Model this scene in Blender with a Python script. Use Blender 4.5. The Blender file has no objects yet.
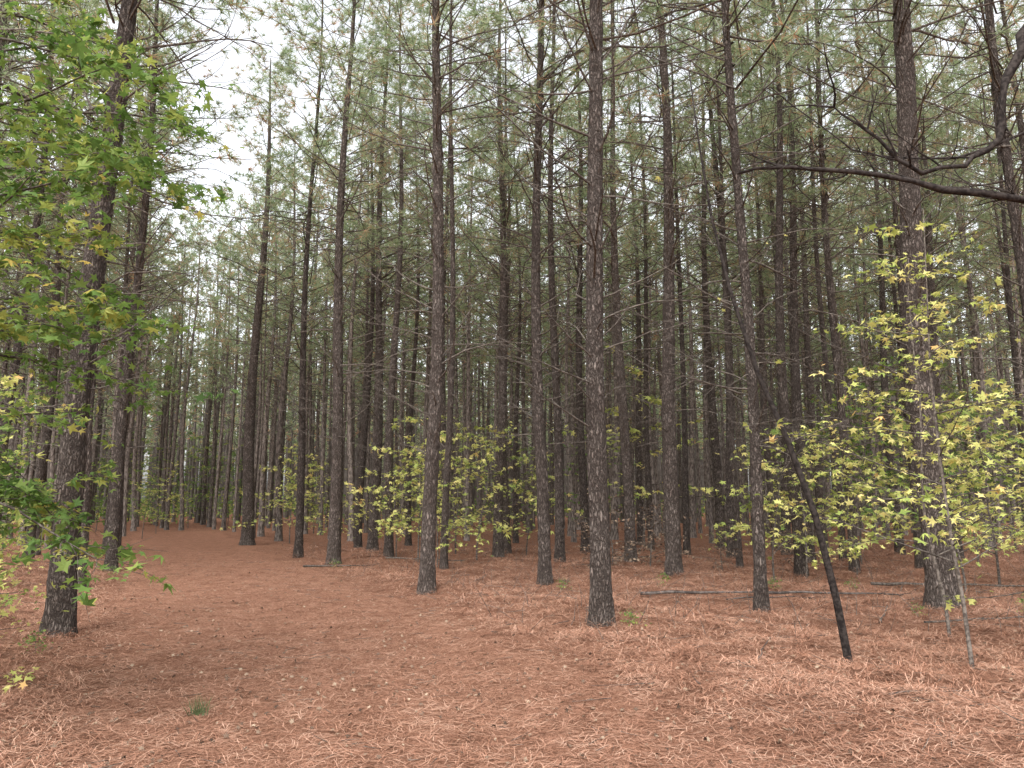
import bpy, math, random
import numpy as np
from mathutils import Vector, noise
random.seed(11)
rng = np.random.default_rng(11)
sc = bpy.context.scene
COL = sc.collection

# ------------------------------------------------------------------ ground height
def ghv(x, y):
    x = np.asarray(x, float); y = np.asarray(y, float)
    r = np.hypot(x, y); f = 1/(1+(r/28)**4); s = .894*x+.447*y
    v = .035*np.sin(x*.9+1.3)*np.cos(y*.7)+.02*np.sin(x*2.1+y*1.7)
    rf = np.clip((s-4)/1.0, 0, 1)+np.clip((-.3-s)/1.2, 0, 1)
    rg = .032*np.sin(x*4.1+1.7*np.sin(y*1.9))*np.sin(y*3.7+1.9*np.sin(x*2.3))+.018*np.sin(x*7.3+y*3.1)*np.sin(y*6.1-x*2.2)
    return f*(v+.08*np.clip((s-4)/1.2, 0, 1)+rf*rg)
def gh(x, y): return float(ghv(x, y))

# ------------------------------------------------------------------ materials
def new_mat(name):
    m = bpy.data.materials.new(name); m.use_nodes = True
    nt = m.node_tree; nt.nodes.clear()
    out = nt.nodes.new("ShaderNodeOutputMaterial")
    return m, nt, out

def ramp(nt, stops, interp='LINEAR'):
    r = nt.nodes.new("ShaderNodeValToRGB")
    r.color_ramp.interpolation = interp
    e = r.color_ramp.elements
    while len(e) < len(stops): e.new(0.5)
    for i, (p, c) in enumerate(stops):
        e[i].position = p; e[i].color = (c[0], c[1], c[2], 1)
    return r

def bark_mat(name, furrow, plate_a, plate_b, sx=1.0):
    m, nt, out = new_mat(name); L = nt.links.new
    tc = nt.nodes.new("ShaderNodeTexCoord")
    mp = nt.nodes.new("ShaderNodeMapping"); mp.inputs['Scale'].default_value = (27*sx, 27*sx, 8*sx)
    L(tc.outputs['Object'], mp.inputs['Vector'])
    nz = nt.nodes.new("ShaderNodeTexNoise"); nz.inputs['Scale'].default_value = 1.3; nz.inputs['Detail'].default_value = 3
    L(mp.outputs[0], nz.inputs['Vector'])
    add = nt.nodes.new("ShaderNodeVectorMath"); add.operation = 'MULTIPLY_ADD'
    add.inputs[1].default_value = (2.0, 2.0, 2.0)
    L(nz.outputs['Color'], add.inputs[0]); L(mp.outputs[0], add.inputs[2])
    vo = nt.nodes.new("ShaderNodeTexVoronoi"); vo.feature = 'DISTANCE_TO_EDGE'; vo.inputs['Scale'].default_value = 1.0
    L(add.outputs[0], vo.inputs['Vector'])
    edge = ramp(nt, [(0.0, (0, 0, 0)), (0.36, (1, 1, 1))])
    L(vo.outputs['Distance'], edge.inputs[0])
    n2 = nt.nodes.new("ShaderNodeTexNoise"); n2.inputs['Scale'].default_value = 5.0; n2.inputs['Detail'].default_value = 5
    L(tc.outputs['Object'], n2.inputs['Vector'])
    rr = ramp(nt, [(0.32, plate_a), (0.68, plate_b)])
    L(n2.outputs['Fac'], rr.inputs[0])
    oi = nt.nodes.new("ShaderNodeObjectInfo")
    hv = nt.nodes.new("ShaderNodeHueSaturation")
    mr = nt.nodes.new("ShaderNodeMapRange"); mr.inputs[3].default_value = 0.8; mr.inputs[4].default_value = 1.2
    L(oi.outputs['Random'], mr.inputs[0]); L(mr.outputs[0], hv.inputs['Value'])
    fin = nt.nodes.new("ShaderNodeMix"); fin.data_type = 'RGBA'
    L(edge.outputs[0], fin.inputs[0]); fin.inputs[6].default_value = (*furrow, 1); L(rr.outputs[0], fin.inputs[7])
    L(fin.outputs[2], hv.inputs['Color'])
    b = nt.nodes.new("ShaderNodeBsdfPrincipled"); b.inputs['Roughness'].default_value = 0.95
    b.inputs['Specular IOR Level'].default_value = 0.10
    L(hv.outputs[0], b.inputs['Base Color'])
    ad = nt.nodes.new("ShaderNodeMath"); ad.operation = 'MULTIPLY_ADD'; ad.inputs[1].default_value = 0.6
    L(nz.outputs['Fac'], ad.inputs[0]); L(edge.outputs[0], ad.inputs[2])
    bp = nt.nodes.new("ShaderNodeBump"); bp.inputs['Strength'].default_value = 1.0; bp.inputs['Distance'].default_value = 0.028
    L(ad.outputs[0], bp.inputs['Height']); L(bp.outputs[0], b.inputs['Normal'])
    L(b.outputs[0], out.inputs[0])
    return m

def simple_bark(name, a, b_, scale=(20, 20, 6), lo=.38, hi=.62):
    m, nt, out = new_mat(name); L = nt.links.new
    tc = nt.nodes.new("ShaderNodeTexCoord")
    mp = nt.nodes.new("ShaderNodeMapping"); mp.inputs['Scale'].default_value = scale
    L(tc.outputs['Object'], mp.inputs['Vector'])
    n = nt.nodes.new("ShaderNodeTexNoise"); n.inputs['Scale'].default_value = 1; n.inputs['Detail'].default_value = 2
    L(mp.outputs[0], n.inputs['Vector'])
    r = ramp(nt, [(lo, a), (hi, b_)]); L(n.outputs['Fac'], r.inputs[0])
    oi = nt.nodes.new("ShaderNodeObjectInfo")
    hv = nt.nodes.new("ShaderNodeHueSaturation")
    mr = nt.nodes.new("ShaderNodeMapRange"); mr.inputs[3].default_value = 0.75; mr.inputs[4].default_value = 1.2
    L(oi.outputs['Random'], mr.inputs[0]); L(mr.outputs[0], hv.inputs['Value']); L(r.outputs[0], hv.inputs['Color'])
    b = nt.nodes.new("ShaderNodeBsdfDiffuse"); L(hv.outputs[0], b.inputs[0]); L(b.outputs[0], out.inputs[0])
    return m

def leaf_mat(name, stops, transl=0.4, nscale=1.5, rough=0.55, plain=False, kn=1.3, ki=0.6):
    m, nt, out = new_mat(name); L = nt.links.new
    g = nt.nodes.new("ShaderNodeNewGeometry")
    tc = nt.nodes.new("ShaderNodeTexCoord")
    n = nt.nodes.new("ShaderNodeTexNoise"); n.inputs['Scale'].default_value = nscale; n.inputs['Detail'].default_value = 1
    L(tc.outputs['Object'], n.inputs['Vector'])
    a = nt.nodes.new("ShaderNodeMath"); a.operation = 'MULTIPLY_ADD'; a.inputs[1].default_value = kn
    L(n.outputs['Fac'], a.inputs[0])
    s = nt.nodes.new("ShaderNodeMath"); s.operation = 'MULTIPLY_ADD'; s.inputs[1].default_value = ki; s.inputs[2].default_value = .5-(kn+ki)/2
    L(g.outputs['Random Per Island'], s.inputs[0]); L(s.outputs[0], a.inputs[2])
    r = ramp(nt, stops); L(a.outputs[0], r.inputs[0])
    if plain:
        b = nt.nodes.new("ShaderNodeBsdfDiffuse"); L(r.outputs[0], b.inputs[0])
    else:
        b = nt.nodes.new("ShaderNodeBsdfPrincipled"); b.inputs['Roughness'].default_value = rough
        b.inputs['Specular IOR Level'].default_value = 0.25
        L(r.outputs[0], b.inputs['Base Color'])
    if transl <= 0:
        L(b.outputs[0], out.inputs[0]); return m
    t = nt.nodes.new("ShaderNodeBsdfTranslucent"); L(r.outputs[0], t.inputs[0])
    mx = nt.nodes.new("ShaderNodeMixShader"); mx.inputs[0].default_value = transl
    L(b.outputs[0], mx.inputs[1]); L(t.outputs[0], mx.inputs[2]); L(mx.outputs[0], out.inputs[0])
    return m

def ground_mat(name, gain):
    m, nt, out = new_mat(name); L = nt.links.new
    tc = nt.nodes.new("ShaderNodeTexCoord")
    def nzz(scale, detail, dist=0.0, rough=0.6):
        n = nt.nodes.new("ShaderNodeTexNoise"); n.inputs['Scale'].default_value = scale
        n.inputs['Detail'].default_value = detail; n.inputs['Distortion'].default_value = dist
        n.inputs['Roughness'].default_value = rough
        L(tc.outputs['Object'], n.inputs['Vector']); return n
    fine = nzz(42, 5, 1.2, 0.85); mid = nzz(2.6, 8, 0.2, 0.85)
    g = gain
    r1 = ramp(nt, [(0.36, (0.07*g, 0.035*g, 0.023*g)), (0.47, (0.225*g, 0.112*g, 0.073*g)), (0.57, (0.36*g, 0.190*g, 0.130*g)), (0.68, (0.52*g, 0.33*g, 0.24*g))])
    L(fine.outputs['Fac'], r1.inputs[0])
    r2 = ramp(nt, [(0.36, (0.64, 0.62, 0.60)), (0.5, (0.97, 0.97, 0.96)), (0.66, (1.15, 1.16, 1.17))])
    L(mid.outputs['Fac'], r2.inputs[0])
    m1 = nt.nodes.new("ShaderNodeMix"); m1.data_type = 'RGBA'; m1.blend_type = 'MULTIPLY'; m1.inputs[0].default_value = 1
    L(r1.outputs[0], m1.inputs[6]); L(r2.outputs[0], m1.inputs[7])
    b = nt.nodes.new("ShaderNodeBsdfDiffuse")
    L(m1.outputs[2], b.inputs[0])
    ad = nt.nodes.new("ShaderNodeMath"); ad.operation = 'MULTIPLY_ADD'; ad.inputs[1].default_value = 1.5
    L(mid.outputs['Fac'], ad.inputs[0]); L(fine.outputs['Fac'], ad.inputs[2])
    bp = nt.nodes.new("ShaderNodeBump"); bp.inputs['Strength'].default_value = 0.9; bp.inputs['Distance'].default_value = 0.04
    L(ad.outputs[0], bp.inputs['Height']); L(bp.outputs[0], b.inputs['Normal'])
    L(b.outputs[0], out.inputs[0])
    return m

BARK = bark_mat("pine_bark", (0.044, 0.035, 0.030), (0.125, 0.098, 0.084), (0.265, 0.222, 0.195))
BARKF = simple_bark("pine_bark_plain", (0.080, 0.066, 0.058), (0.22, 0.186, 0.163), (20, 20, 6), .42, .58)
BARKD = simple_bark("pine_bark_distant", (0.11, 0.095, 0.085), (0.20, 0.175, 0.157), (8, 8, 2))
TWIG = simple_bark("twig_bark", (0.06, 0.05, 0.043), (0.16, 0.138, 0.118), (30, 30, 30))
DARK = simple_bark("dark_limb_bark", (0.020, 0.017, 0.016), (0.05, 0.042, 0.038), (30, 30, 30))
LOG = simple_bark("dead_wood", (0.05, 0.042, 0.038), (0.13, 0.11, 0.098), (14, 14, 14))
NEEDLE = leaf_mat("pine_needles", [(0.0, (0.165, 0.225, 0.11)), (0.35, (0.265, 0.335, 0.18)), (0.62, (0.385, 0.44, 0.27)), (0.72, (0.45, 0.39, 0.25)), (0.82, (0.48, 0.28, 0.17))], 0.55, 0.8, plain=True)
LEAF_Y = leaf_mat("yellow_green_leaf", [(0.0, (0.17, 0.25, 0.06)), (0.35, (0.37, 0.42, 0.11)), (0.6, (0.56, 0.55, 0.18)), (0.85, (0.70, 0.62, 0.24)), (1.0, (0.66, 0.42, 0.16))], 0.4, 1.6)
LEAF_G = leaf_mat("green_leaf", [(0.0, (0.07, 0.135, 0.03)), (0.4, (0.13, 0.22, 0.05)), (0.65, (0.23, 0.31, 0.075)), (0.88, (0.45, 0.44, 0.11)), (1.0, (0.6, 0.45, 0.12))], 0.45, 0.8)
LEAF_B = leaf_mat("dead_leaf", [(0.0, (0.06, 0.040, 0.030)), (0.5, (0.16, 0.11, 0.080)), (1.0, (0.36, 0.27, 0.19))], 0.1, 2.0, plain=True, kn=.6, ki=1)
LITTER = leaf_mat("fallen_needles", [(0.0, (0.065, 0.032, 0.021)), (0.3, (0.235, 0.115, 0.074)), (0.62, (0.375, 0.197, 0.132)), (1.0, (0.54, 0.35, 0.255))], 0.0, 2.2, plain=True, kn=.8, ki=.9)
GRASS = leaf_mat("grass_blade", [(0.0, (0.05, 0.08, 0.03)), (1.0, (0.15, 0.18, 0.08))], 0.2, 3.0)
GROUND = ground_mat("needle_floor", 0.92)
PATHM = ground_mat("needle_path", 1.06)

# ------------------------------------------------------------------ mesh helpers
class MB:
    def __init__(s): s.v = []; s.f = []; s.m = []; s.np = []
    def tube(s, pts, rad, seg=5, mat=0, disp=None, cap=True):
        n0 = len(s.v)
        P = [Vector(p) for p in pts]
        d = (P[-1] - P[0])
        ref = Vector((1, 0, 0)) if abs(d.normalized().z) > 0.8 else Vector((0, 0, 1))
        for i, p in enumerate(P):
            t = (P[min(i+1, len(P)-1)] - P[max(i-1, 0)]).normalized()
            a = t.cross(ref)
            if a.length < 1e-4: a = t.cross(Vector((0, 1, 0.3)))
            a.normalize(); b = t.cross(a)
            for k in range(seg):
                th = 2*math.pi*k/seg
                r = rad[i]
                if disp: r = disp(r, th, p)
                s.v.append(tuple(p + a*(math.cos(th)*r) + b*(math.sin(th)*r)))
        for i in range(len(P)-1):
            for k in range(seg):
                k2 = (k+1) % seg
                s.f.append((n0+i*seg+k, n0+i*seg+k2, n0+(i+1)*seg+k2, n0+(i+1)*seg+k)); s.m.append(mat)
        if cap:
            s.f.append(tuple(n0+(len(P)-1)*seg+k for k in range(seg))); s.m.append(mat)
    def arr(s, V, F, mat):
        s.np.append((V, F, mat))
    def build(s, name, mats, smooth_mat=(0,)):
        v = list(s.v); f = list(s.f); m = list(s.m)
        for V, F, mt in s.np:
            o = len(v); v.extend(map(tuple, V.tolist())); f.extend(map(tuple, (F+o).tolist())); m.extend([mt]*len(F))
        me = bpy.data.meshes.new(name); me.from_pydata(v, [], f)
        for x in mats: me.materials.append(x)
        me.polygons.foreach_set('material_index', m)
        me.polygons.foreach_set('use_smooth', [mm in smooth_mat for mm in m])
        me.update()
        return me

def unit(a): return a/np.maximum(np.linalg.norm(a, axis=-1, keepdims=True), 1e-6)

def blades(cent, dirs, K, L, W, spread=0.9):
    N = len(cent)
    c = np.repeat(np.asarray(cent, float), K, 0); d = np.repeat(np.asarray(dirs, float), K, 0)
    dd = unit(d*0.8 + spread*unit(rng.normal(size=(N*K, 3))))
    ln = L*(0.7+0.5*rng.random((N*K, 1)))
    side = unit(np.cross(dd, rng.normal(size=(N*K, 3))))*W*0.5
    tip = c + dd*ln
    tip[:, 2] -= 0.12*ln[:, 0]
    V = np.stack([c-side, c+side, tip], 1).reshape(-1, 3)
    F = np.arange(N*K*3).reshape(-1, 3)
    return V, F

LT = [(90, 1), (64, .42), (36, .95), (2, .40), (-30, .72), (-72, .25), (-108, .25), (210, .72), (178, .40), (144, .95), (116, .42)]
TEMPL = np.array([(0, 0, 0)] + [(r*math.cos(math.radians(a)), r*math.sin(math.radians(a)), -0.22*r*r) for a, r in LT])
TF = np.array([(0, 1+i, 1+(i+1) % 11) for i in range(11)])
TEMPL5 = np.array([(0, 0.05, 0.06), (0, -0.7, -0.05), (0.55, -0.1, -0.12), (0.25, 0.45, -.1), (0, 1, -0.2), (-.25, .45, -.1), (-0.55, -0.1, -0.12)])
TF5 = np.array([(0, 1+i, 1+(i+1) % 6) for i in range(6)])

def leaves(cent, size, tilt=0.55, tm=TEMPL, tf=TF):
    cent = np.asarray(cent, float); N = len(cent)
    n = unit(np.array([0, 0, 1.0]) + tilt*rng.normal(size=(N, 3)))
    h = unit(np.cross(n, rng.normal(size=(N, 3)))); k = np.cross(n, h)
    sz = size*0.5*(0.45+0.85*rng.random((N, 1, 1)))
    T = tm[None]*sz
    curl = 1+1.5*rng.normal(size=(N, 1, 1))
    V = cent[:, None] + T[:, :, 0:1]*h[:, None] + T[:, :, 1:2]*k[:, None] + T[:, :, 2:3]*curl*n[:, None]
    F = tf[None] + (np.arange(N)*len(tm))[:, None, None]
    return V.reshape(-1, 3), F.reshape(-1, 3)

def stick(mb, p, d, L, r, seg=4, n=5, wob=0.12, up=0.0, mat=0, rend=0.3):
    pts = [Vector(p)]; d = Vector(d).normalized()
    for i in range(n):
        d = (d + Vector((random.gauss(0, wob), random.gauss(0, wob), random.gauss(0, wob)+up))).normalized()
        pts.append(pts[-1] + d*(L/n))
    if mb is not None:
        mb.tube(pts, [r*(1-(1-rend)*i/n) for i in range(n+1)], seg, mat, None, False)
    return pts

def hdir(az, el):
    return Vector((math.cos(az)*math.cos(el), math.sin(az)*math.cos(el), math.sin(el)))

# ------------------------------------------------------------------ pine
H = 19.0; ZC = 7.8
def make_trunk(r0, lod, zlimb0=2.3, nl=40, seed=0, bend=0.10):
    hi = lod == 0
    random.seed(seed)
    mb = MB()
    ph = random.random()*6; ph2 = random.random()*6
    def axis(z):
        k = min(1, z/3.0)
        return Vector((bend*k*math.sin(z*0.42+ph)-bend*k*math.sin(ph), bend*k*math.sin(z*0.33+ph2)-bend*k*math.sin(ph2), z))
    def rad(z): return r0*(0.06+0.94*(1-z/H)**0.85)*(1+0.38*math.exp(-max(z, 0)/0.22))*0.96
    zs = [-0.15]
    while zs[-1] < H:
        z = zs[-1]
        zs.append(z + ((0.06 if z < 9.5 else 0.4) if hi else ((0.5 if lod == 1 else 1.2) if z > 0.6 else 0.25)))
    zs[-1] = H
    so = seed*13.7
    def disp(r, th, p):
        c = (math.cos(th), math.sin(th))
        v = noise.noise((c[0]*r0*16+so, c[1]*r0*16, p.z*4.5))
        w = noise.noise((c[0]*2+so, c[1]*2, p.z*0.7))
        u = noise.noise((c[0]*r0*40+so, c[1]*r0*40, p.z*11))
        return r*(1+0.07*w) + 0.013*v + 0.011*u
    mb.tube([axis(z) for z in zs], [rad(z) for z in zs], 28 if hi else (10 if lod == 1 else 6), 0, disp if hi else None)
    for i in range(nl):
        z = zlimb0 + (10.5-zlimb0)*((i+random.random())/nl)**0.9
        f = (z-zlimb0)/(10-zlimb0)
        L = random.uniform(0.1, 0.4) if random.random() < 0.25 else random.uniform(0.6, 1.6)+f*random.uniform(0.3, 1.5)
        az = random.random()*6.283
        r = 0.007+0.006*L*random.uniform(0.6, 1.2)
        pts = stick(mb, axis(z)+hdir(az, 0)*(rad(z)*0.6), hdir(az, random.uniform(-0.05, 0.75)), L+rad(z)*0.6, r, 5 if hi else 3, 6 if lod < 2 else 3, 0.11, random.uniform(-0.1, 0.05), 1, 0.25)
        if lod == 2: continue
        for j in range(int(L*(3.8 if hi else 2.2))):
            q = random.randint(2, 6)
            dd = (pts[q]-pts[q-1]).normalized() + Vector((random.gauss(0, .6), random.gauss(0, .6), random.gauss(0, .4)))
            stick(mb, pts[q], dd, random.uniform(0.15, 0.7), r*0.4, 3, 3, 0.2, 0, 1, 0.4)
    return mb.build("trunk", [BARK if lod < 2 else BARKF, TWIG], (0, 1))

def make_crown(seed, far=False, zc=ZC):
    random.seed(seed)
    mb = MB(); C = []; D = []
    z = zc
    while z < H-0.2:
        f = (z-zc)/(H-zc)
        for j in range(random.choice((1, 1, 2, 2))):
            az = random.random()*6.283
            L = (0.5+2.15*math.sqrt(max(0, 1-f)))*random.uniform(0.5, 1.2)
            el = random.uniform(0.05, 0.5)+0.5*f
            pts = stick(mb, (0, 0, z), hdir(az, el), L, 0.007+0.004*L, 3, 3 if far else 6, 0.12, 0.03, 0, 0.3)
            if far: pts = [pts[0], pts[0].lerp(pts[1], .5), pts[1], pts[1].lerp(pts[2], .5), pts[2], pts[2].lerp(pts[3], .5), pts[3]]
            dens = 0.5 if f < 0.15 else 1.0
            for q in range(2, 7):
                for s in range(2):
                    if random.random() > 0.76*dens: continue
                    dd = (pts[q]-pts[q-1]).normalized() + Vector((random.gauss(0, .7), random.gauss(0, .7), random.gauss(0.1, .35)))
                    tp = stick(None if far else mb, pts[q], dd, random.uniform(0.2, 0.65), 0.0035, 3, 2, 0.2, 0.1, 0, 0.5)
                    ddn = (tp[2]-tp[1]).normalized()
                    C.append(tuple(tp[2])); D.append(tuple(ddn))
                    if random.random() < 0.6: C.append(tuple(tp[1])); D.append(tuple(ddn))
            C.append(tuple(pts[-1])); D.append(tuple((pts[-1]-pts[-2]).normalized()))
        z += random.uniform(0.23, 0.47)
    if far: V, F = blades(C, D, 8, 0.28, 0.033, 1.1)
    else: V, F = blades(C, D, 18, 0.23, 0.0155, 1.1)
    mb.arr(V, F, 1)
    return mb.build("crown", [TWIG, NEEDLE], (0,))

def empty(name, loc, label, cat, group=None, rotz=0.0, scale=1.0):
    o = bpy.data.objects.new(name, None); o.empty_display_size = 0.3
    o.location = loc; o.rotation_euler = (0, 0, rotz); o.scale = (scale,)*3
    o["label"] = label; o["category"] = cat
    if group: o["group"] = group
    COL.objects.link(o); return o
def child(name, me, par, scale=(1, 1, 1)):
    o = bpy.data.objects.new(name, me); o.parent = par; o.scale = scale; COL.objects.link(o); return o

crowns = [make_crown(100+i) for i in range(6)]
crowns_far = [make_crown(150+i, True, 7.6) for i in range(5)]
trunks = [make_trunk(0.15, 1, 2.2, 62, 200+i, 0.13) for i in range(8)]
trunks_far = [make_trunk(0.15, 2, 2.4, 46, 250+i, 0.13) for i in range(6)]

# surveyed positions (x east, y north, in metres), trunk radius, limb start, label
L0 = "tall straight pine with rough grey-brown bark beside the path"
L1 = "tall pine trunk with dead side branches standing in red-brown needles"
HAND = [
 (1.10, 9.43, .138, 2.4, "dark rough-barked pine standing alone at the path edge"),
 (0.61, 14.18, .125, 2.2, L0), (-1.45, 13.0, .135, 2.2, L0), (-4.26, 23.1, .16, 2.5, L1),
 (-4.45, 18.9, .165, 2.4, L0), (-6.07, 21.5, .12, 2.3, L0), (-9.5, 27.1, .23, 3.5, "thick pine on the outer bend of the path"),
 (3.29, 15.4, .165, 2.6, L1), (6.78, 24.5, .16, 2.5, L1), (3.46, 10.6, .09, 2.0, "slender young pine with thin dark trunk among fallen needles"),
 (6.25, 11.07, .215, 2.6, "thick pine with pale scaly bark behind yellow-leaved saplings"),
 (-0.38, 20.4, .14, 2.3, L1), (-5.44, 9.23, .165, 2.6, "stout pine at the path edge under green maple branches"),
 (-9.3, 17.6, .135, 2.4, L0), (7.4, 16.4, .10, 2.0, L1), (2.2, 22.6, .14, 2.4, L1),
 (9.0, 12.5, .12, 2.6, L1), (10.1, 24.5, .14, 2.4, L1), (4.6, 27.0, .13, 2.4, L1), (1.15, 18.2, .12, 2.4, L1),
 (-7.9, 13.9, .10, 2.4, L1), (-2.2, 24.6, .12, 2.4, L1),
]
GRP = "pine trees of the plantation"
for i, (x, y, r, zl, lab) in enumerate(HAND):
    e = empty("pine_tree", (x, y, gh(x, y)), lab, "tree", GRP)
    me = make_trunk(r, 0, zl, 80, 300+i, 0.08 if i != 0 else 0.06)
    child("trunk", me, e)
    c = child("crown", crowns[i % 6], e, (1.25, 1.25, 1)); c.rotation_euler = (0, 0, random.random()*6.28)

random.seed(5)
cand = []
for k in range(-36, 52):
    s = (4.5 + 2.4*(k-1)) if k > 0 else (-0.6 + 2.4*(k+1))
    if k == 0: s = 1.8
    for j in range(-24, 74):
        u = j*2.25 + (k % 2)*1.2
        ss = s+random.uniform(-.7, .7); uu = u+random.uniform(-.8, .8)
        if random.random() < 0.08: continue
        x = .894*ss-.447*uu; y = .447*ss+.894*uu
        if y < (15 if x > -6 else 11.5) or abs(x) > 0.74*y+2.5: continue
        if k == 0 and y < 38: continue
        if k in (1,) and y < 26: continue
        if k == -1 and y < 19: continue
        if any(math.hypot(x-h[0], y-h[1]) < 1.6 for h in HAND): continue
        cand.append((math.hypot(x, y), x, y))
cand.sort()
NI = 290-len(HAND)
for d, x, y in cand[:NI]:
    e = empty("pine_tree", (x, y, gh(x, y)), L1, "tree", GRP, random.random()*6.28, random.uniform(0.86, 1.08))
    rs = random.uniform(0.5, 1.05)
    child("trunk", random.choice(trunks if d < 28 else trunks_far), e, (rs, rs, 1))
    child("crown", random.choice(crowns if d < 28 else crowns_far), e, (1, 1, 1))
print("individual pines", NI+len(HAND), "max dist", cand[NI][0], "total cand", len(cand))

# ------------------------------------------------------------------ distant woods (one mass)
mb = MB(); C = []; D = []; LC = []
nd = 0
for d, x, y in cand[NI:]:
    if d > 130: continue
    nd += 1
    r = random.uniform(.13, .20); h = random.uniform(16, 20)
    lean = (random.gauss(0, .25), random.gauss(0, .25))
    mb.tube([(x, y, -.1), (x+lean[0]*.5, y+lean[1]*.5, h*.5), (x+lean[0], y+lean[1], h)], [r, r*.75, r*.1], 5, 0, None, False)
    for i in range(32):
        z = 6+(h-6)*random.random(); R = 2.3*math.sqrt(max(.05, 1-(z-7)/(h-6)))*random.random()**.6; az = random.random()*6.28
        C.append((x+R*math.cos(az), y+R*math.sin(az), z)); D.append((math.cos(az)*.6, math.sin(az)*.6, .5))
    for i in range(4):
        z = random.uniform(2.5, 9); az = random.random()*6.28
        stick(mb, (x, y, z), hdir(az, .3), random.uniform(.8, 2), .025, 3, 2, .1, 0, 0, .3)
    if random.random() < (0.8 if x < -.35*y else .4):
        bx = x+random.gauss(0, 1); by = y+random.gauss(0, 1); hh = random.uniform(.8, 3.6)
        for i in range(46): LC.append((bx+random.gauss(0, 1.2), by+random.gauss(0, 1.2), .1+hh*random.random()))
V, F = blades(C, D, 8, 0.55, 0.11); mb.arr(V, F, 1)
V, F = leaves(LC, 0.34, .6, TEMPL5, TF5); mb.arr(V, F, 2)
print("distant", nd)
o = bpy.data.objects.new("distant_woods", mb.build("distant_woods", [BARKD, NEEDLE, LEAF_G])); COL.objects.link(o)
o["kind"] = "stuff"; o["label"] = "far-off mass of pine trunks and grey-green canopy"; o["category"] = "woods"

# ------------------------------------------------------------------ saplings
def make_sapling(seed, h, stempts=None, r0=.02, nb=16, blen=1.3, zstart=.25, dens=1.0, lsize=.1, leafm=LEAF_Y, tm=TEMPL, tf=TF, up=0.0):
    random.seed(seed)
    t = MB(); c = MB(); LC = []
    if stempts is None:
        stempts = []; p = Vector((0, 0, -.05)); d = Vector((random.gauss(0, .08), random.gauss(0, .08), 1)).normalized()
        for i in range(11):
            stempts.append(p.copy()); p = p+d*(h/10); d = (d+Vector((random.gauss(0, .07), random.gauss(0, .07), .05))).normalized()
    P = [Vector(p) for p in stempts]; n = len(P)-1
    t.tube(P, [r0*(1-.85*i/n) for i in range(n+1)], 8, 0)
    for i in range(nb):
        f = zstart+(1-zstart)*(i+random.random())/nb
        k = min(n-1, int(f*n)); q = P[k].lerp(P[k+1], f*n-k)
        az = i*2.4+random.uniform(-.5, .5)
        L = blen*(1.15-.7*f)*random.uniform(.6, 1.2)
        pts = stick(c, q, hdir(az, random.uniform(.1, .5)), L, .003+.004*L, 4, 6, .12, -.03+up, 0, .3)
        tw = [pts]
        for s in range(int(3+L*4)):
            a = random.randint(1, 6)
            dd = (pts[a]-pts[a-1]).normalized(); side = Vector((-dd.y, dd.x, random.gauss(0, .12)))*random.choice((-1, 1))
            tw.append(stick(c, pts[a], dd*.7+side, L*random.uniform(.2, .5), .0025, 3, 3, .13, -.02, 0, .5))
        for w in tw:
            for a in range(1, len(w)):
                for s in range(3):
                    if random.random() < .62*dens:
                        pp = w[a].lerp(w[a-1], random.random())
                        LC.append((pp.x+random.gauss(0, .05), pp.y+random.gauss(0, .05), pp.z+random.gauss(-.02, .02)))
    if LC:
        V, F = leaves(LC, lsize, .5, tm, tf); c.arr(V, F, 1)
    return t.build("trunk", [TWIG]), c.build("crown", [TWIG, leafm], (0,))

def place_sapling(ms, x, y, label, group=None, rot=0, sc_=1.0, name="maple_sapling", cat="sapling"):
    e = empty(name, (x, y, gh(x, y)), label, cat, group, rot, sc_)
    child("trunk", ms[0], e); child("crown", ms[1], e); return e

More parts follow.
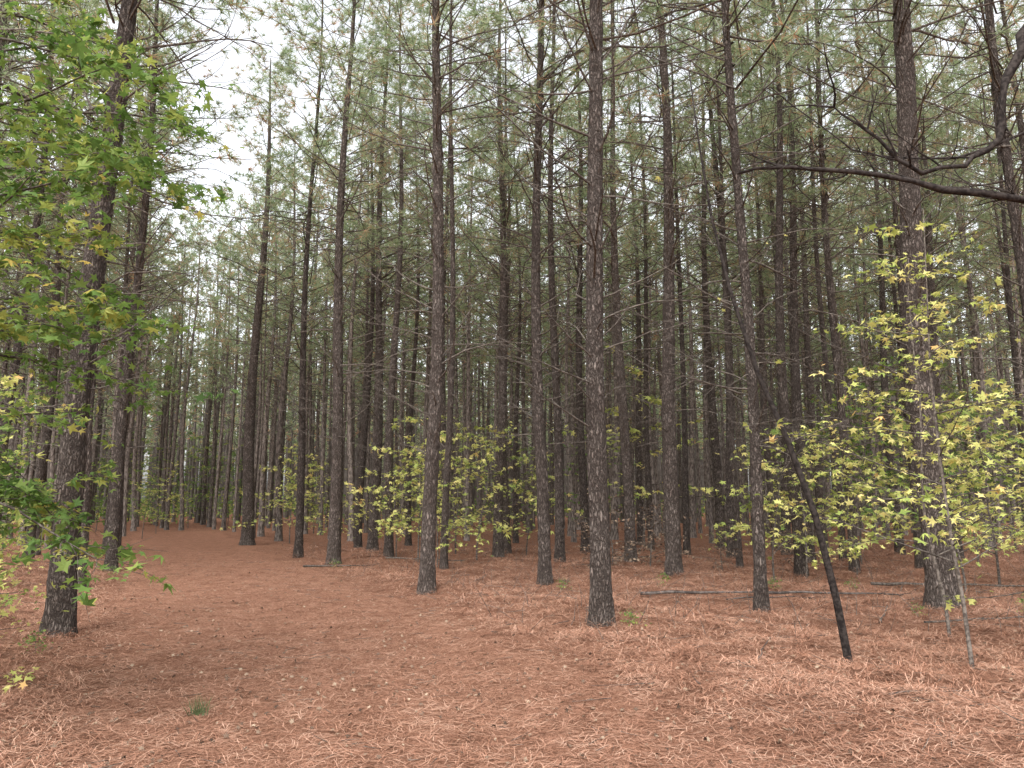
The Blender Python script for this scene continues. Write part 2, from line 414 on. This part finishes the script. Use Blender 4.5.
YG = [make_sapling(400+i, 3.0, nb=13, blen=1.85, zstart=.18, dens=.62, lsize=.16, leafm=LEAF_Y) for i in range(4)]
GG = [make_sapling(420+i, 3.6, nb=15, blen=1.6, zstart=.2, dens=.6, lsize=.14, leafm=LEAF_G) for i in range(3)]
BB = [make_sapling(440+i, 1.5, nb=18, blen=.9, zstart=.05, dens=.45, lsize=.09, leafm=LEAF_B, tm=TEMPL5, tf=TF5) for i in range(2)]
G1 = "young broadleaf saplings between the pines"
for i, (x, y, s, kind) in enumerate([
    (-2.3, 18.6, 1.2, 'y'), (-0.9, 19.3, 1.15, 'y'), (-1.6, 21.5, 1.35, 'y'), (-1.7, 17.2, .9, 'y'), (-3.1, 20.3, 1.0, 'y'), (0.4, 21.5, 1.0, 'y'),
    (-8.1, 27.5, 1.2, 'y'), (-7.0, 25.2, .85, 'y'), (4.9, 14.2, .95, 'y'), (5.8, 15.0, 1.05, 'y'), (7.0, 15.4, 1.0, 'y'),
    (4.2, 24, 1.9, 'y'), (2.6, 26, 1.2, 'g'), (9.6, 17.0, 1.5, 'g'), (11.2, 18.2, 1.3, 'y'), (8.3, 18.0, 1.2, 'y'),
    (9.4, 20.5, 1.4, 'g'), (12.5, 22.5, 1.6, 'g'), (14, 25, 1.5, 'g'), (10.5, 14.6, 1.2, 'y'), (8.7, 13.6, 1.2, 'y'), (7.5, 12.6, 1.0, 'y'),
    (16, 24, 1.5, 'g'), (11.5, 28, 1.6, 'g'), (15, 31, 1.7, 'g'), (19, 30, 1.7, 'g'),
    (-15.2, 31, .9, 'g'), (-17, 36, 1.0, 'y'), (-21, 38, 1.1, 'g'), (-11.5, 15.5, 1.2, 'y'), (-9.8, 13.4, 1.0, 'g'), (-13.2, 19.5, 1.4, 'g'),
    (3.1, 17.0, 1.0, 'b'), (2.4, 18.2, 1.15, 'b'), (3.8, 18.6, 1.0, 'b'), (7.3, 18.8, .9, 'b'), (6.4, 17.2, .8, 'b'), (1.9, 16.3, .8, 'b'), (4.6, 16.6, .7, 'b'),
    (9.3, 11.4, 1.1, 'g'), (-8.0, 9.8, 1.0, 'y'), (-7.0, 8.2, .8, 'y'),
    (-18.5, 43, 1.3, 'g'), (-21, 46, 1.5, 'g'), (-23.5, 49, 1.4, 'y'), (-20, 48.5, 1.6, 'g'), (-24.5, 46, 1.4, 'g'), (-17, 45, 1.3, 'g'), (-22, 52, 1.9, 'g'), (-26, 50, 1.8, 'g'), (-19.5, 53, 1.8, 'g'), (-9.5, 36, 1.3, 'y'), (-4, 33, 1.3, 'y'), (0, 31, 1.2, 'g')]):
    ms = {'y': YG, 'g': GG, 'b': BB}[kind]; m = ms[i % len(ms)]
    lab = {'y': "slender sapling with sparse yellow-green autumn leaves under the pines", 'g': "leafy green sapling growing between the pine trunks", 'b': "low shrub with withered brown leaves between pines"}[kind]
    place_sapling(m, x, y, lab, G1, i*1.7, s, name="dead_shrub" if kind == 'b' else "maple_sapling", cat="shrub" if kind == 'b' else "sapling")

# near right saplings
m = make_sapling(501, 4.4, [(0, 0, -.05), (-.03, 0, .6), (-.08, .02, 1.2), (-.1, .05, 1.9), (-.1, .08, 2.7), (-.05, .1, 3.5), (.0, .12, 4.4)], .021, 22, 1.5, .22, .68, .108, LEAF_Y)
place_sapling(m, 4.15, 6.98, "thin maple sapling with scattered yellow leaves over needle litter")
m = make_sapling(502, 4.6, None, .02, 22, 1.5, .2, .7, .13, LEAF_Y)
place_sapling(m, 4.95, 8.7, "yellow-green maple sapling in front of a thick pine")
m = make_sapling(503, 2.9, None, .016, 12, 1.1, .15, .45, .11, LEAF_Y)
place_sapling(m, 5.3, 7.6, "low maple sapling with yellow leaves above fallen needles")
P = [(0, 0, -.05), (-.1, -.03, .6), (-.27, -.08, 1.38), (-.5, -.1, 2.1), (-.75, -.05, 2.8), (-.98, 0, 3.7), (-1.12, .05, 4.5), (-1.2, .1, 5.3), (-1.28, .1, 6.2)]
m = make_sapling(504, 5, P, .043, 13, .9, .35, .03, .09, LEAF_Y, up=.08)
m[0].materials[0] = DARK
place_sapling(m, 3.22, 7.38, "leaning bare dark sapling with few thin twigs")

# ------------------------------------------------------------------ overhanging maple by the path
random.seed(31)
t = MB(); c = MB(); LC = []
S = [(0, 0, -.1), (.05, .05, 1.2), (.02, .15, 2.4), (.12, .2, 3.6), (.2, .3, 4.8), (.25, .4, 6.2), (.3, .4, 7.4)]
t.tube(S, [.09, .08, .07, .06, .05, .04, .02], 12, 0)
def mspray(q, az, el, L, dens=1.0):
    pts = stick(c, q, hdir(az, el), L, .006+.006*L, 5, 8, .09, -.04, 0, .2)
    tw = [pts[3:]]
    for s in range(int(8+L*4.5)):
        a = random.randint(2, 8)
        dd = (pts[a]-pts[a-1]).normalized(); side = Vector((-dd.y, dd.x, random.gauss(0, .15)))*random.choice((-1, 1))
        w = stick(c, pts[a], dd*.8+side, L*random.uniform(.15, .36), .0035, 3, 4, .13, -.03, 0, .4); tw.append(w)
        g = random.randint(1, 4); tw.append(stick(c, w[g], (w[g]-w[g-1]).normalized()+Vector((random.gauss(0, .6), random.gauss(0, .6), random.gauss(0, .15))), .22, .0025, 3, 2, .2, 0, 0, .5))
    for w in tw:
        for a in range(1, len(w)):
            for s in range(2):
                if random.random() < .83*dens:
                    pp = w[a].lerp(w[a-1], random.random()); LC.append((pp.x+random.gauss(0, .05), pp.y+random.gauss(0, .05), pp.z+random.gauss(-.02, .02)))
for i in range(34):
    z = 1.5+4.8*i/33+random.uniform(-.1, .1)
    az = random.uniform(-.75, 1.4) if i % 4 else random.random()*6.28
    L = random.uniform(1.2, 2.0) if z < 3 else random.uniform(1.3, 2.15)
    mspray(Vector((.1, .2, z)), az, random.uniform(.0, .4), L)
V, F = leaves(LC, .138, .5); c.arr(V, F, 1)
print("maple leaves", len(LC))
e = empty("maple_tree", (-4.8, 5.2, gh(-4.8, 5.2)), "young maple with layered green leaves overhanging the path", "tree")
child("trunk", t.build("trunk", [TWIG]), e); child("crown", c.build("crown", [TWIG, LEAF_G]), e)
m = make_sapling(511, 3.0, None, .02, 20, 1.35, .08, .9, .11, LEAF_Y)
place_sapling(m, -5.3, 6.9, "bushy yellow-green sapling at the path verge")
m = make_sapling(512, 1.3, None, .012, 15, .6, .15, .9, .085, LEAF_Y)
place_sapling(m, -4.75, 6.5, "low yellow-leaved seedling at the path verge")
m = make_sapling(513, 3.4, None, .02, 16, 1.1, .15, .75, .10, LEAF_G)
place_sapling(m, -6.6, 8.6, "green maple sapling beside a stout pine")

# ------------------------------------------------------------------ dead-limbed pine reaching over the clearing
def limb(mb, pts, r, tw=10, tl=.8, rend=.25):
    P = [Vector(p) for p in pts]; Q = []
    for i in range(len(P)-1):
        p0 = P[max(i-1, 0)]; p1 = P[i]; p2 = P[i+1]; p3 = P[min(i+2, len(P)-1)]
        for k in range(3):
            t_ = k/3
            v = 0.5*((2*p1)+(p2-p0)*t_+(2*p0-5*p1+4*p2-p3)*t_*t_+(3*p1-p0-3*p2+p3)*t_**3)
            Q.append(v+Vector((random.gauss(0, .022), random.gauss(0, .022), random.gauss(0, .022))))
    Q.append(P[-1]); n = len(Q)-1
    mb.tube(Q, [r*(1-(1-rend)*i/n)*random.uniform(.82, 1.18) for i in range(n+1)], 8, 0)
    for i in range(tw):
        a = random.randint(n//4, n); d = (Q[a]-Q[a-1]).normalized()+Vector((random.gauss(0, .6), random.gauss(0, .6), random.gauss(0.15, .6)))
        w = stick(mb, Q[a], d, random.uniform(.3, 1)*tl, r*.2, 4, 5, .18, 0, 0, .3)
        for b in range(3): stick(mb, w[random.randint(1, 4)], d+Vector((random.gauss(0, .7), random.gauss(0, .7), random.gauss(0, .7))), random.uniform(.15, .4), r*.1, 3, 3, .2, 0, 0, .5)
ex, ey = 6.3, 6.9
me = make_trunk(.17, 0, 6.0, 14, 620, .05)
e = empty("pine_tree", (ex, ey, gh(ex, ey)), "pine with long crooked dead limbs reaching across the clearing", "tree", GRP)
child("trunk", me, e)
child("crown", crowns[2], e)
random.seed(63)
def W(*p): return [(a-ex, b-ey, c_) for a, b, c_ in p]
for pts, r, tw, tl, re_ in [
    (W((6.3, 6.9, 4.7), (5.3, 6.4, 4.15), (4.36, 6.1, 4.05), (3.5, 6.1, 4.25), (2.7, 6.15, 4.38), (2.0, 6.2, 4.36)), .047, 10, .6, .3),
    (W((6.3, 6.9, 6.9), (5.4, 6.5, 6.4), (4.75, 6.3, 5.8), (4.52, 6.3, 5.2), (4.42, 6.3, 4.75), (4.05, 6.3, 4.48), (3.6, 6.3, 4.47), (3.24, 6.3, 4.8), (2.95, 6.3, 5.05)), .058, 12, .8, .1),
    (W((6.3, 6.9, 5.6), (5.4, 6.9, 5.3), (4.6, 7.2, 5.0), (3.6, 7.4, 5.2), (2.8, 7.4, 5.9)), .022, 12, .9, .25)]:
    lb = MB(); limb(lb, pts, r, tw, tl, re_); child("dead_limb", lb.build("dead_limb", [DARK]), e)

# ------------------------------------------------------------------ ground & path
def axis_pts(lo, hi, near, n):
    t = np.linspace(-1, 1, n); k = 4.0
    s = np.sinh(k*t)/np.sinh(k)
    return near + np.where(s < 0, (near-lo)*s, (hi-near)*s)
X = axis_pts(-260, 260, 1.5, 360); Y = axis_pts(-200, 320, 10, 360)
XX, YY = np.meshgrid(X, Y); V = np.stack([XX, YY, ghv(XX, YY)], -1).reshape(-1, 3); nx = len(X)
jj, ii = np.meshgrid(np.arange(len(Y)-1), np.arange(nx-1), indexing='ij'); b0 = (jj*nx+ii).ravel()
F = np.stack([b0, b0+1, b0+nx+1, b0+nx], 1)
def np_mesh(name, V, F, mat, smooth=False):
    me = bpy.data.meshes.new(name); n = len(V); f, k = F.shape
    me.vertices.add(n); me.vertices.foreach_set('co', V.astype(np.float32).ravel())
    me.loops.add(f*k); me.loops.foreach_set('vertex_index', F.astype(np.int32).ravel())
    me.polygons.add(f); me.polygons.foreach_set('loop_start', np.arange(0, f*k, k, dtype=np.int32))
    me.polygons.foreach_set('use_smooth', [smooth]*f)
    me.update(calc_edges=True); me.materials.append(mat); return me
o = bpy.data.objects.new("ground", np_mesh("ground", V, F, GROUND, True)); COL.objects.link(o); o["kind"] = "structure"; o["label"] = "forest floor covered in red-brown pine needles"; o["category"] = "ground"
V = []; F = []; NS = 24; us = np.arange(-8, 42, .3)
for u in us:
    a = -.2+.35*noise.noise((u*.4, 3, 0)); b = 3.8+.5*noise.noise((u*.45, 9, 0))
    for k in range(NS+1):
        s = a+(b-a)*k/NS; x = .894*s-.447*u; y = .447*s+.894*u
        edge = min(k, NS-k)
        V.append((x, y, gh(x, y)+(.010 if edge > 1 else (-.01 if edge == 0 else .008))))
for j in range(len(us)-1):
    for k in range(NS): F.append((j*(NS+1)+k, j*(NS+1)+k+1, (j+1)*(NS+1)+k+1, (j+1)*(NS+1)+k))
o = bpy.data.objects.new("path", np_mesh("path", np.array(V), np.array(F), PATHM, True)); COL.objects.link(o); o["kind"] = "structure"; o["label"] = "wide forest lane carpeted with fallen pine needles"; o["category"] = "path"

def litter(x, y, zr, tilt, base=.010):
    N = len(x)
    th = rng.random(N)*6.283; L = .09+.11*rng.random(N); w = .0009+.0008*rng.random(N)+.00012*y
    z0 = ghv(x, y)+base+zr*rng.random(N)**2
    bend = rng.normal(0, .2, N); tz = rng.normal(0, .010, N)*tilt
    p0 = np.stack([x, y, z0], 1)
    d1 = np.stack([np.cos(th), np.sin(th), tz/.1], 1); d2 = np.stack([np.cos(th+bend), np.sin(th+bend), -tz/.13], 1)
    n1 = np.stack([-np.sin(th), np.cos(th), np.zeros(N)], 1)*w[:, None]
    p1 = p0+d1*L[:, None]*.5; p2 = p1+d2*L[:, None]*.5
    V = np.stack([p0-n1*.6, p0+n1*.6, p1+n1, p1-n1, p2+n1*.4, p2-n1*.4], 1).reshape(-1, 3)
    b = np.arange(N)[:, None]*6
    return V, np.concatenate([b+np.array([[0, 1, 2, 3]]), b+np.array([[3, 2, 4, 5]])], 0)
N = 270000
y = 1.8+18*rng.random(N)**1.35; x = (rng.random(N)*2-1)*(.74*y+.8)
s = .894*x+.447*y
rough = (s < -.3) | (s > 4.0)
keep = (rng.random(N) < np.where(rough, 1.0, .75))
x = x[keep]; y = y[keep]; rough = rough[keep]
V1, F1 = litter(x, y, np.where(rough, .035, .013), np.where(rough, 2.0, 1.0))
M = 1800; cy = 6+19*rng.random(M)**1.1; cx = (rng.random(M)*1.5-.75)*cy; cs = .894*cx+.447*cy
k = (cs > 4.0) | (cs < -.4); cx = cx[k]; cy = cy[k]; M = len(cx)
K = 80; rr = np.abs(rng.normal(0, .17, (M, K))); aa = rng.random((M, K))*6.283; sz = .5+1.1*rng.random((M, 1))
hx = (cx[:, None]+rr*sz*np.cos(aa)).ravel(); hy = (cy[:, None]+rr*sz*.8*np.sin(aa)).ravel()
hz = (np.exp(-(rr/.16)**2)*.075*sz).ravel()
V2, F2 = litter(hx, hy, .015+hz, 3.6)
V = np.concatenate([V1, V2]); F = np.concatenate([F1, F2+len(V1)])
o = bpy.data.objects.new("needle_litter", np_mesh("needle_litter", V, F, LITTER)); COL.objects.link(o)
o["kind"] = "stuff"; o["label"] = "loose fallen pine needles lying on the ground"; o["category"] = "needles"
n = 5500; y = 3+22*rng.random(n)**1.3; x = (rng.random(n)*2-1)*.78*y
C = np.stack([x, y, ghv(x, y)+.03], 1); V, F = leaves(C, .052, .4)
o = bpy.data.objects.new("leaf_litter", np_mesh("leaf_litter", V, F, LEAF_B)); COL.objects.link(o)
o["kind"] = "stuff"; o["label"] = "scattered dry brown leaves on the needles"; o["category"] = "leaves"
random.seed(19); mb = MB()
for i in range(3400):
    yy = random.uniform(4.5, 27); xx = random.uniform(-.6, .75)*yy
    s = .894*xx+.447*yy; lane = s < 4.3 and s > -.6
    if lane:
        if random.random() < .75: continue
    near = yy < 8.5
    a = random.random()*6.28; up = abs(random.gauss(0, .15)) if (random.random() < .6 or lane or near) else random.uniform(.5, 1.4)
    stick(mb, (xx, yy, gh(xx, yy)+.018), hdir(a, 0.02 if lane else up), random.uniform(.08, .25 if (lane or near) else .6), random.uniform(.002, .0035 if near else .0055), 3, 3, .12 if not lane else .05, 0, 0, .4)
o = bpy.data.objects.new("twig_litter", mb.build("twig_litter", [TWIG])); COL.objects.link(o)
o["kind"] = "stuff"; o["label"] = "fine dead twigs and stems strewn among the pines"; o["category"] = "twigs"

# fallen branches
random.seed(9)
def fallen(x0, y0, x1, y1, r, lab, mat=None, lift=.0, side=1.5):
    mb = MB(); d = Vector((x1-x0, y1-y0, 0)); L = d.length; n = 12; pts = []
    nrm = Vector((-d.y, d.x, 0)).normalized(); bow = random.uniform(-.03, .03)*L
    for i in range(n+1):
        off = nrm*(bow*math.sin(math.pi*i/n)+random.gauss(0, .003*L+.002))
        px = d.x*i/n+off.x; py = d.y*i/n+off.y
        pts.append(Vector((px, py, gh(x0+px, y0+py)*.4-gh(x0, y0)*.4+(gh(x1, y1)-gh(x0, y0))*.6*i/n+r*.8+.03+lift*math.sin(math.pi*i/n))))
    mb.tube(pts, [r*(1-.6*i/n) for i in range(n+1)], 7, 0)
    for i in range(int(1+L*side)):
        a = random.randint(2, n); stick(mb, pts[a], d.normalized()+Vector((random.gauss(0, .5), random.gauss(0, .5), abs(random.gauss(0, .12)))), random.uniform(.1, .35), r*.3, 4, 4, .08, -.03, 0, .3)
    o = bpy.data.objects.new("fallen_branch", mb.build("fallen_branch", [mat or TWIG])); o.location = (x0, y0, gh(x0, y0)); COL.objects.link(o)
    o["label"] = lab; o["category"] = "branch"; o["group"] = "fallen branches on the forest floor"
fallen(2.05, 12.2, 3.9, 11.85, .028, "dark dead branch lying across the needles", LOG, .02)
fallen(3.75, 11.9, 6.2, 12.1, .024, "long dark fallen branch broken beside another", LOG, .02)
fallen(3.2, 11.4, 4.6, 11.7, .014, "thin dead branch lying beside a thicker one", LOG, .02)
fallen(2.35, 7.4, 2.8, 8.3, .010, "short dark stick lying in pine needles", LOG, 0, .5)
fallen(2.9, 6.0, 3.7, 6.25, .007, "thin brown stick on the forest floor", LOG, 0, .5)
fallen(4.6, 9.6, 5.4, 11.0, .016, "bent dead branch near a thick pine")
fallen(5.0, 9.3, 7.4, 9.9, .014, "dead branch half covered by needles")
fallen(-4.9, 17.8, -3.4, 18.2, .025, "dead branch at the foot of a pine")
fallen(-3.3, 19.8, -1.2, 19.0, .025, "grey fallen branch under yellow saplings")
fallen(6.5, 13.8, 9.8, 13.2, .028, "fallen pine branch among saplings")
for i in range(20):
    yy = random.uniform(6, 17); xx = random.uniform(.0, .62)*yy
    a = random.random()*6.28; l = random.uniform(.2, .6)
    fallen(xx, yy, xx+l*math.cos(a), yy+l*math.sin(a), random.uniform(.003, .007), "small dry twig on pine needles", LOG, 0, .8)

# grass tufts and seedlings
gm = []
for i in range(2):
    n = 80; c0 = np.stack([rng.normal(0, .03, n), rng.normal(0, .03, n), np.zeros(n)], 1)
    V, F = blades(c0, np.stack([rng.normal(0, .3, n), rng.normal(0, .3, n), np.ones(n)], 1), 1, .17, .005, .3)
    gm.append(np_mesh("grass_tuft", V, F, GRASS))
for i, (x, y) in enumerate([(-2.36, 5.87), (-5.4, 7.9)]):
    o = bpy.data.objects.new("grass_tuft", gm[i % 2]); o.location = (x, y, gh(x, y)+.01); o.rotation_euler = (0, 0, i); COL.objects.link(o)
    o["label"] = "small green grass tuft poking through pine needles"; o["category"] = "grass"; o["group"] = "grass tufts"
sd = [make_sapling(600+i, .35, nb=7, blen=.22, zstart=.2, dens=.5, lsize=.06, r0=.004, leafm=LEAF_G) for i in range(3)]
for i, (x, y) in enumerate([(1.45, 9.3), (-4.2, 18.0), (2.6, 13.2), (4.4, 12.9), (6.9, 10.2), (-5.0, 8.1), (0.9, 13.4), (5.4, 10.2), (-8.4, 16), (1.9, 15.5), (5.9, 13.2)]):
    place_sapling(sd[i % 3], x, y, "small green seedling sprouting from the needles", "seedlings on the forest floor", i, random.uniform(.5, .9), "seedling", "plant")

# ------------------------------------------------------------------ light, sky, camera
w = bpy.data.worlds.new("World"); sc.world = w; w.use_nodes = True
nt = w.node_tree; bg = nt.nodes['Background']
sky = nt.nodes.new("ShaderNodeTexSky"); sky.sky_type = 'NISHITA'; sky.sun_disc = False
EL, AZ = 58, 200
sky.sun_elevation = math.radians(EL); sky.sun_rotation = math.radians(AZ); sky.dust_density = 4
hs = nt.nodes.new("ShaderNodeHueSaturation"); hs.inputs['Saturation'].default_value = .18; hs.inputs['Value'].default_value = 3.5
nt.links.new(sky.outputs[0], hs.inputs['Color']); nt.links.new(hs.outputs[0], bg.inputs[0]); bg.inputs[1].default_value = .15
sl = bpy.data.lights.new("sun", 'SUN'); sl.energy = 1.5; sl.angle = math.radians(35); sl.color = (1, .96, .9)
so = bpy.data.objects.new("sun", sl); COL.objects.link(so)
a = math.radians(AZ); dv = Vector((math.sin(a)*math.cos(math.radians(EL)), math.cos(a)*math.cos(math.radians(EL)), math.sin(math.radians(EL))))
so.rotation_euler = dv.to_track_quat('Z', 'Y').to_euler()
cam = bpy.data.cameras.new("camera"); cam.lens = 26; cam.sensor_width = 36; cam.clip_end = 800
co = bpy.data.objects.new("camera", cam); COL.objects.link(co); co.location = (0, 0, 1.6); co.rotation_euler = (math.radians(98.9), 0, 0)
sc.camera = co
sc.view_settings.view_transform = 'Standard'; sc.view_settings.look = 'None'; sc.view_settings.exposure = 0
